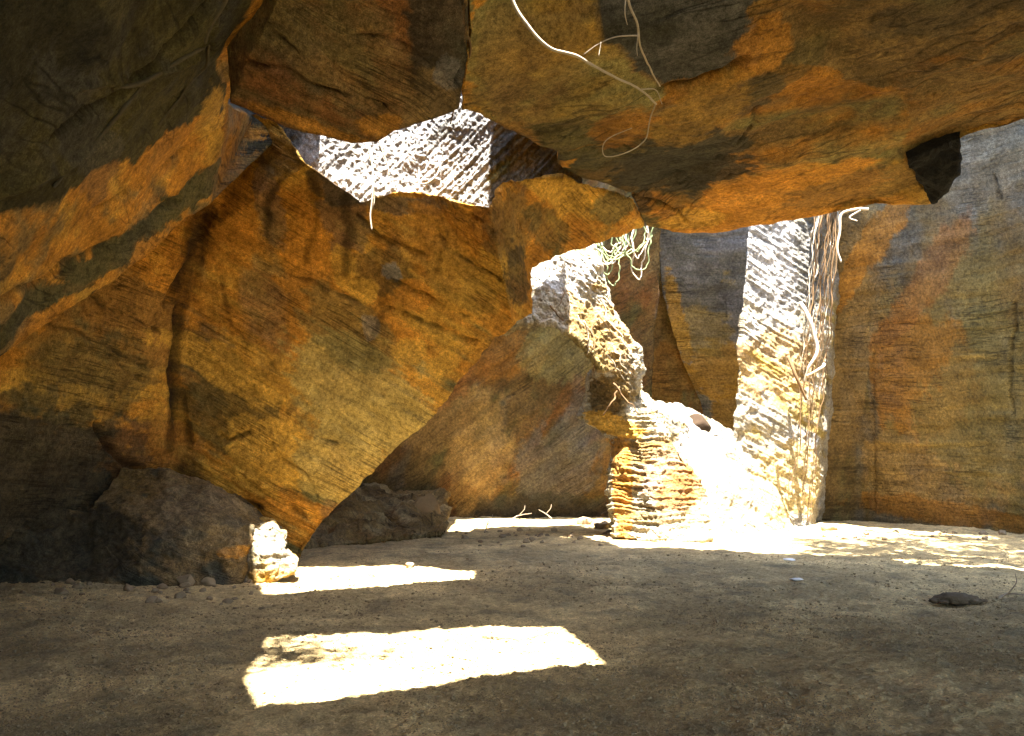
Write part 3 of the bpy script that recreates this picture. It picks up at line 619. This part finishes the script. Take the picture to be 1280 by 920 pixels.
gst(233, 738, .13, .7, 15, M_STONE, 'ochre stone at the boulder foot, largest of the rubble there')
gst(262, 735, .10, .7, 16, M_STONE, 'smaller stone beside the ochre stone at the boulder foot')
st = stone('boulder', *W(872, 530, 19.2)[:2], 0.34, .75, 21, plain_material('dark_boulder', (.012, .007, .004), (.04, .024, .012), 6, .7, .03), 'dark brown boulder on the crest between pillar and buttress', cat='boulder', z=W(872, 540, 19.2)[2])  # dark brown pushed towards black in place of shade on the crest

M_BLOCK = plain_material('broken_ledge_rock', (.07, .045, .02), (.22, .14, .06), 5, .9, .05)
gst(534, 662, .42, 1.15, 61, M_BLOCK, 'upright brown block standing at the right end of the rear ledge', name='boulder', cat='boulder')
gst(478, 662, .34, .7, 62, M_BLOCK, 'broad brown block at the foot of the rear ledge', name='boulder', cat='boulder')
gst(508, 668, .22, .7, 63, M_BLOCK, 'small brown block between the two bigger ones by the rear ledge', name='boulder', cat='boulder')
gst(436, 668, .30, .6, 64, M_BLOCK, 'low brown block next to the leaning wall edge at the rear ledge', name='boulder', cat='boulder')
# heap of earth with a dark hollow
g = Gd(1195, 752)
Vs, Fs, b_ = [], [], 0
for k, (dx, dy, r) in enumerate([(0, 0, .20), (.22, .03, .15), (-.2, .02, .14), (.08, .16, .17), (-.1, .14, .15), (.36, -.02, .08), (-.36, -.03, .09), (.25, -.12, .07), (-.1, -.16, .06), (.05, -.2, .05), (-.28, -.14, .06), (.5, .02, .05)]):
    dx, dy, r = dx * .62, dy * .62, r * .62
    V = I2[0] * (1 + .4 * fbm(I2[0] * 1.7 + k * 7, 4) + .3 * fbm(I2[0] * 5 + k, 3, .65))[:, None] * r * np.array([1.35, 1, .5 if k else .58])
    Vs.append(V + np.array([g[0] + dx, g[1] + dy, r * .25])); Fs.append(I2[1] + b_); b_ += len(V)
V, F = np.vstack(Vs), np.vstack(Fs)
tag(link_mesh('earth_mound', V, F, plain_material('dug_earth', (.05, .038, .024), (.15, .11, .065), 14, .9, .03)), 'small dark heap of dug earth on the floor at right', 'earth mound')

# rubble, counted stones
def place_rubble(n, fx, smin, smax, label, group, seeds):
    protos = []
    for s in seeds:
        V = stone_shape(1.0, .65, s, I2); protos.append(V)
    first = {}
    for k in range(n):
        x, y = fx(); s = random.uniform(smin, smax) * random.choice((.6, .8, 1, 1)); j = random.randrange(len(protos))
        gz = ground_z(np.array([x]), np.array([y]))[0]
        if j not in first:
            o = link_mesh('rubble_stone', protos[j], I2[1], M_STONE, base=(0, 0, 0)); first[j] = o; tag(o, label, 'stone', group)
        else:
            o = first[j].copy(); C.objects.link(o)
        o.location = (x, y, gz + s * .22); o.scale = (s, s, s); o.rotation_euler = (random.uniform(-.3, .3), random.uniform(-.3, .3), random.uniform(0, 6.3))
def f_left():
    p = random.random(); q = Gd(20 + p * 310, random.uniform(728, 765) - p * 6); return q[0], q[1]
place_rubble(70, f_left, .03, .09, 'small rubble stone on the floor along the foot of the left boulder', 'rubble at the foot of the left boulder', (31, 32, 33))
def f_mid():
    q = Gd(random.uniform(560, 770), random.uniform(664, 682)); return q[0], q[1]
place_rubble(45, f_mid, .03, .10, 'small stone scattered on the floor left of the pillar', 'stones scattered left of the pillar', (41, 42, 43))
def f_right():
    q = Gd(random.uniform(1030, 1275), random.uniform(664, 676)); return q[0], q[1]
place_rubble(35, f_right, .04, .12, 'small stone on the floor at the foot of the right wall', 'stones along the right wall', (51, 52, 53))

def gravel():
    M = 90000; g = np.random.default_rng(3)
    px = g.uniform(-20, 1300, M); py = 690 + 240 * g.random(M) ** .8
    Q = np.array([Gd(a, b) for a, b in zip(px, py)]); x, y = Q[:, 0], Q[:, 1]
    ok = fbm(np.stack([x * .7, y * .7, np.full(M, 3.3)], 1), 3) + g.uniform(-.3, .3, M) > 0
    x, y = x[ok][:26000], y[ok][:26000]; n = len(x)
    s = g.choice((.004, .005, .006, .009, .016), n, p=(.3, .3, .25, .11, .04)) * (.55 + y / 16); a = g.uniform(0, 6.28, n)
    V = I0[0][None] * g.uniform(.7, 1.3, (n, len(I0[0]), 1)) * s[:, None, None] * np.array([1.05, .95, .6])
    ca, sa = np.cos(a)[:, None], np.sin(a)[:, None]
    X = V[..., 0] * ca - V[..., 1] * sa + x[:, None]; Y = V[..., 0] * sa + V[..., 1] * ca + y[:, None]
    Z = V[..., 2] + (ground_z(x, y) + .008 + s * .3)[:, None]
    V = np.stack([X, Y, Z], 2).reshape(-1, 3); F = (I0[1][None] + (np.arange(n) * len(I0[0]))[:, None, None]).reshape(-1, 3)
    o = link_mesh('gravel', V, F, M_GRIT, smooth=False, base=(0, 0, 0))
    tag(o, 'loose grit and gravel strewn over the brown earth floor', 'gravel', kind='stuff')
gravel()

# ------------------------------------------------------------------ roots and vines
def spline(P, n=8):
    P = np.asarray(P, float); out = []
    Q = np.vstack([2 * P[0] - P[1], P, 2 * P[-1] - P[-2]])
    for i in range(1, len(Q) - 2):
        for k in range(n):
            t = k / n
            out.append(.5 * (2 * Q[i] + (Q[i + 1] - Q[i - 1]) * t + (2 * Q[i - 1] - 5 * Q[i] + 4 * Q[i + 1] - Q[i + 2]) * t * t + (3 * Q[i] - Q[i - 1] - 3 * Q[i + 1] + Q[i + 2]) * t ** 3))
    out.append(P[-1]); return np.array(out)
def tube_geo(P, r0, r1, wob=.02, seed=0, n=8, sides=7):
    P = spline(P, n)
    P = P + wob * np.stack([fbm(P * 2.5 + seed + k * 31, 3) for k in range(3)], 1)
    T = np.gradient(P, axis=0); T /= np.maximum(np.linalg.norm(T, axis=1), 1e-9)[:, None]
    ref = np.array([.3, .9, .25]); A1 = np.cross(T, ref); A1 /= np.maximum(np.linalg.norm(A1, axis=1), 1e-6)[:, None]; A2 = np.cross(T, A1)
    m = len(P); r = np.linspace(r0, r1, m) * (1 + .25 * fbm(P * 5 + seed, 2))
    ang = np.arange(sides) * 2 * math.pi / sides
    V = (P[:, None, :] + r[:, None, None] * (np.cos(ang)[None, :, None] * A1[:, None, :] + np.sin(ang)[None, :, None] * A2[:, None, :])).reshape(-1, 3)
    F = []
    for i in range(m - 1):
        for k in range(sides):
            a, b = i * sides + k, i * sides + (k + 1) % sides
            F += [[a, b, b + sides], [a, b + sides, a + sides]]
    V = np.vstack([V, P[:1], P[-1:]]); e0, e1 = len(V) - 2, len(V) - 1
    for k in range(sides):
        F += [[e0, (k + 1) % sides, k], [e1, (m - 1) * sides + k, (m - 1) * sides + (k + 1) % sides]]
    return V, np.array(F)
def root(name, strands, mat, label, cat='root', group=None, wob=.02, seed=0):
    """main strand plus the side strands that grow from it"""
    Vs = []; Fs = []; b = 0
    for i, (pts, r0, r1) in enumerate(strands):
        P = pts if isinstance(pts[0], np.ndarray) else [W(*p) for p in pts]
        V, F = tube_geo(P, r0, r1, wob, seed + i)
        Vs.append(V); Fs.append(F + b); b += len(V)
    return tag(link_mesh(name, np.vstack(Vs), np.vstack(Fs), mat), label, cat, group)

root('hanging_root', [([(625, -60, 6.3), (640, 0, 6.35), (662, 35, 6.4), (688, 60, 6.5), (720, 70, 6.75), (760, 92, 7.4), (800, 112, 8.2), (820, 130, 8.7)], .016, .010),
                      ([(820, 130, 8.7), (812, 150, 9.0), (806, 175, 9.2), (780, 192, 9.2), (756, 195, 9.1), (758, 175, 9.0), (790, 160, 9.0)], .008, .004),
                      ([(800, 112, 8.2), (820, 112, 8.4), (828, 130, 8.6)], .007, .004)], M_ROOT, 'long pale root curving from the near opening across the ceiling', seed=3, wob=.01)
root('hanging_root', [([(778, -60, 6.2), (785, 0, 6.25), (797, 30, 6.4), (801, 58, 6.7), (815, 90, 7.6), (825, 108, 8.4)], .012, .006),
                      ([(799, 45, 6.5), (770, 46, 6.5), (748, 55, 6.6), (730, 68, 6.7)], .006, .003), ([(783, -10, 6.2), (781, 15, 6.2), (784, 32, 6.25)], .006, .003),
                      ([(797, 40, 6.45), (796, 60, 6.45), (797, 70, 6.45)], .004, .002), ([(752, 52, 6.55), (749, 70, 6.55)], .004, .002)], M_ROOT, 'forked pale root hanging at the top right of centre with a side twig', seed=9, wob=.01)
root('hanging_root', [([(575, 20, 7.6), (588, 60, 7.9), (577, 95, 8.3), (570, 125, 8.5), (563, 155, 8.6)], .014, .008)], M_DARKROOT, 'brown root running down the joint right of the hanging block', seed=12, wob=.01)
root('hanging_root', [([(462, 150, 10.2), (461, 185, 10.2), (466, 215, 10.2), (465, 250, 10.2), (463, 270, 10.2), (465, 287, 10.2)], .016, .009),
                      ([(466, 215, 10.2), (468, 250, 10.25), (463, 268, 10.2)], .010, .006), ([(461, 190, 10.2), (456, 200, 10.2)], .01, .005)], M_ROOT, 'long white root dangling below the hanging block in front of the bright wall', seed=15, wob=.012)
root('hanging_root', [([(470, 165, 10.6), (478, 188, 10.6), (484, 205, 10.6), (486, 220, 10.6)], .014, .008), ([(478, 188, 10.6), (488, 192, 10.6)], .008, .004)], M_ROOT, 'short white root right beside the long dangling one', seed=18, wob=.01)
root('hanging_root', [([(524, 212, 10.9), (524, 228, 10.85), (534, 229, 10.8), (545, 220, 10.8), (550, 208, 10.9)], .012, .008)], M_ROOT, 'looped thin root on the bright wall in the left opening', seed=22, wob=.008)

def on_mass(name, pts, lift=.02):
    out = []
    fine = []
    for (x0, y0), (x1, y1) in zip(pts[:-1], pts[1:]):
        n = max(1, int(math.hypot(x1 - x0, y1 - y0) / 14)); fine += [(x0 + (x1 - x0) * k / n, y0 + (y1 - y0) * k / n) for k in range(n)]
    for x, y in fine + [pts[-1]]:
        p, z = FRONTS[name].at(x, y); d = CAM - p; out.append(p + d / np.linalg.norm(d) * lift)
    return out
root('creeping_root', [(on_mass('leaning_roof_slab', [(108, 116), (140, 112), (176, 110), (221, 86), (259, 64), (270, 37), (289, 0), (296, -30)]), .016, .022)], M_CREEP, 'dark root creeping up the mossy slab towards the top edge', seed=201)
root('creeping_root', [(on_mass('leaning_roof_slab', [(68, 240), (95, 212), (125, 180), (150, 150), (180, 116)]), .013, .018)], M_CREEP, 'grey root creeping diagonally across the mossy slab', seed=202)
root('creeping_root', [(on_mass('leaning_roof_slab', [(205, 160), (240, 112), (262, 88), (266, 62)]), .010, .014)], M_CREEP, 'short dark root near the orange ridge of the mossy slab', seed=203)
# roots along the right edge of the buttress
def rb(i):
    pale = i % 2 == 0
    x = 1022 + 32 * random.random(); top = 225; bot = random.choice((330, 370, 420, 470)) if pale else random.choice((450, 540, 620, 655, 655))
    pts = []; n = 11; ph = random.uniform(-6, 6); fr_ = random.uniform(2, 5)
    for k in range(n + 1):
        t = k / n; y = top + (bot - top) * t
        pts.append((x - 43 * t * (bot - top) / 430 + random.uniform(-2.5, 2.5) + ph * math.sin(fr_ * t), y, 18.8 + .55 * t + random.uniform(-.08, .08)))
    r = random.choice((.009, .013, .018, .026)) if pale else random.choice((.008, .010, .013, .018))
    root('hanging_root', [(pts, r, r * .5)], M_ROOT if pale else M_DARKROOT,
         'pale root trailing down the upper right edge of the sunlit buttress' if pale else 'thin brown root trailing down the right edge of the sunlit buttress', group='pale roots at the buttress top' if pale else 'brown roots down the buttress edge', seed=40 + i, wob=.07)
for i in range(24): rb(i)
root('hanging_root', [([(1085, 262, 18.3), (1068, 262, 18.3), (1052, 268, 18.3), (1050, 290, 18.3), (1047, 310, 18.3), (1051, 328, 18.3)], .036, .02), ([(1075, 263, 18.3), (1062, 272, 18.3), (1072, 276, 18.3)], .025, .014)],
     M_ROOT, 'thick white root hooking over the top right edge of the buttress', seed=70)
root('hanging_root', [([(1000, 378, 18.6), (1010, 395, 18.5), (1018, 420, 18.5), (1022, 440, 18.5), (1012, 458, 18.5), (1006, 478, 18.6)], .05, .03), ([(1030, 455, 18.6), (1026, 460, 18.5), (1008, 470, 18.5)], .04, .02)], M_ROOT,
     'bent pale root standing out from the middle of the buttress', seed=74)
root('hanging_root', [([(985, 445, 18.6), (995, 470, 18.5), (1008, 500, 18.6)], .04, .025)], M_DARKROOT, 'short dark root slanting across the middle of the buttress', seed=76)

# vines that hang in loops before the back wall
for i in range(15):
    x0 = random.uniform(742, 790); x1 = x0 + random.uniform(20, 42); yb = random.uniform(312, 352); Y = random.uniform(16.6, 18.2)
    pts = [(x0, 265, Y), (x0 + 1, 295, Y), (x0 + 5, yb - 12, Y), ((x0 + x1) / 2, yb, Y), (x1 - 3, yb - 14, Y), (min(x1, 824), 300, Y), (min(x1 + 2, 826), 262, Y)]
    root('hanging_vine', [(pts, .017, .012)], M_VINE if i % 3 else M_ROOT, 'pale green vine hanging in a loop before the grey pit wall' if i % 3 else 'whitish vine hanging in a loop before the grey pit wall', 'vine',
         'green looping vines' if i % 3 else 'whitish looping vines', seed=90 + i, wob=.2)
# roots on the ragged arch
for i, pts in enumerate([[(755, 375, 16.0), (762, 400, 16.0), (778, 425, 16.0)], [(733, 400, 15.9), (734, 430, 15.9), (733, 448, 15.9)], [(776, 482, 16.3), (762, 505, 16.25), (750, 522, 16.3)], [(770, 480, 16.3), (785, 500, 16.2), (800, 518, 16.3)],
                         [(688, 380, 15.9), (700, 398, 15.9), (712, 420, 16.0)]]):
    root('hanging_root', [(pts, .018, .008)], M_DARKROOT if i > 1 else M_ROOT, ('thin pale root slanting down the middle of the ragged arch', 'thin root hanging straight from the underside of the arch', 'pale root across the niche, slanting left', 'pale root below the arch, slanting right',
                                                       'thin root on the left shoulder of the arch')[i], seed=120 + i, wob=.14)
for i in range(10):
    u = random.random(); x = 700 + 80 * u + random.uniform(-18, 18); y = 345 + 105 * u + random.uniform(-15, 15); l = random.uniform(25, 60)
    dx = random.uniform(-.2, .9)
    pts = on_mass('rock_pillar', [(x + dx * l * k / 4 + random.uniform(-2, 2), y + l * k / 4) for k in range(5)], .05)
    root('hanging_root', [(pts, random.choice((.010, .014)), .006)], M_ROOT if i % 2 else M_DARKROOT, 'fine pale root matted over the sunlit arch' if i % 2 else 'fine brown root matted over the sunlit arch', group='pale roots matted over the arch' if i % 2 else 'brown roots matted over the arch', seed=220 + i, wob=.08)
# twigs on the floor
for i, (px, py, a, l) in enumerate([(606, 668, 1.3, .3), (655, 646, .75, .5), (690, 650, 2.5, .4), (640, 650, .3, .5), (1245, 752, .05, .45)]):
    g = Gd(px, py); d = np.array([math.cos(a), .2, math.sin(a)])
    lab = ('thin twig standing by the edge of the far sunlight', 'dry twig leaning up in the rear chamber mouth', 'second dry twig leaning left in the rear chamber mouth', 'dry stick lying low in the rear chamber mouth', 'dark stick lying beside the earth heap')[i]
    P = [g + np.array([0, 0, .03]), g + d * l * .4 + np.array([0, .05, .05]), g + d * l]
    P[2][2] = max(P[2][2], .04)
    V, F = tube_geo(P, .016, .006, .03, 150 + i); V2, F2 = tube_geo([P[1], P[1] + np.array([.1, 0, .12]), P[1] + np.array([.12, .05, .22])], .008, .004, .02, 160 + i)
    tag(link_mesh('twig', np.vstack([V, V2]), np.vstack([F, F2 + len(V)]), M_TWIG), lab, 'twig')

# ------------------------------------------------------------------ trees on the rim; their shade dapples the floor
def tree(name, base, crown, nleaf, lsize, label, trunk_r=.12, seed=1):
    rr = np.random.default_rng(seed)
    root_o = bpy.data.objects.new(name, None); C.objects.link(root_o); root_o.location = base
    base = np.array(base, float); cc = np.array(crown[0], float); cr = np.array(crown[1], float)
    Vs = []; Fs = []; b = 0
    V, F = tube_geo([base, base + (cc - base) * .4 + rr.normal(size=3) * .1, cc], trunk_r, trunk_r * .4, .1, seed); Vs.append(V); Fs.append(F); b += len(V)
    tips = []
    for k in range(26):
        d = rr.normal(size=3); d /= np.linalg.norm(d); t = cc + d * cr * rr.uniform(.6, 1.0)
        s = base + (cc - base) * rr.uniform(.5, 1.0)
        V, F = tube_geo([s, (s + t) / 2 + rr.normal(size=3) * .12, t], trunk_r * .3, .008, .08, seed + k, n=4, sides=5); Vs.append(V); Fs.append(F + b); b += len(V); tips.append((s, t))
    o = link_mesh('trunk', np.vstack(Vs), np.vstack(Fs), M_TWIG, base=root_o.location, parent=root_o); o.location = (0, 0, 0)
    n = nleaf; L = []
    for k in range(n):
        s, t = tips[rr.integers(len(tips))]; p = s + (t - s) * rr.uniform(.35, 1.05) + rr.normal(size=3) * .16
        u = rr.normal(size=3); u /= np.linalg.norm(u); v = np.cross(u, rr.normal(size=3)); v /= np.linalg.norm(v)
        z = lsize * rr.uniform(.6, 1.3); L.append([p - u * z, p + v * z * .4, p + u * z, p - v * z * .4])
    V = np.array(L).reshape(-1, 3); F = np.arange(len(V)).reshape(-1, 4)
    o = link_mesh('crown', V, F, M_LEAF, smooth=False, base=root_o.location, parent=root_o); o.location = (0, 0, 0)
    tag(root_o, label, 'tree'); return root_o
DAP = Gd(1150, 690)
for i_, (px_, py_, lab_) in enumerate([(1090, 686, 'leafy tree on the rim above the right of the pit, nearest the buttress'), (1290, 700, 'leafy tree on the rim furthest to the right'), (1200, 673, 'leafy tree on the rim standing back between two others')]):
    c_ = up(Gd(px_, py_), 11.5); c_[2] = 11.5
    tree('rim_tree', (c_[0] + 1.2, c_[1] - 3.0, 8.9), (c_ + np.array([.5, .1, 0]), (2.5, 2.6, .9)), 3600, .125, lab_, seed=5 + i_)
c3 = up(Gd(368, 820), 9.6); c3[2] = 9.6
tree('rim_shrub', (c3[0] - 1.1, c3[1] + .3, 8.9), (c3, (.8, .6, .4)), 420, .085, 'twiggy shrub on the rim of the near roof opening', trunk_r=.03, seed=8)

# ------------------------------------------------------------------ sky, sun, camera
to_sun = -SUN / np.linalg.norm(SUN)
el = math.asin(to_sun[2]); az = math.atan2(to_sun[0], to_sun[1])
w = bpy.data.worlds.new('World'); scn.world = w; w.use_nodes = True
nt = w.node_tree; bg = nt.nodes['Background']
sky = nt.nodes.new('ShaderNodeTexSky'); sky.sky_type = 'NISHITA'; sky.sun_disc = False
sky.sun_elevation = el; sky.sun_rotation = az
nt.links.new(sky.outputs[0], bg.inputs[0]); bg.inputs[1].default_value = 0.15
sd = bpy.data.lights.new('sun', 'SUN'); sd.energy = 5.0; sd.angle = math.radians(.5); sd.color = (1.0, .955, .88)
so = bpy.data.objects.new('sun', sd); C.objects.link(so); so.location = (0, -5, 30)
so.rotation_euler = Vector(SUN).to_track_quat('-Z', 'Y').to_euler()

cd = bpy.data.cameras.new('camera'); co = bpy.data.objects.new('camera', cd); C.objects.link(co)
cd.sensor_width = 36; cd.lens = 36 * FPX / 1280; cd.clip_start = .05; cd.clip_end = 2000
co.location = CAM; co.rotation_euler = (math.pi / 2 + PITCH, 0, 0)
scn.camera = co
scn.view_settings.view_transform = 'Standard'; scn.view_settings.look = 'None'; scn.view_settings.gamma = 1
scn.view_settings.exposure = 3.85
cy = scn.cycles
cy.max_bounces = 10; cy.diffuse_bounces = 8; cy.glossy_bounces = 2; cy.use_denoising = True
try: cy.denoiser = 'OPENIMAGEDENOISE'
except Exception: pass
cy.caustics_reflective = False; cy.caustics_refractive = False; cy.sample_clamp_indirect = 6
cy.use_adaptive_sampling = False
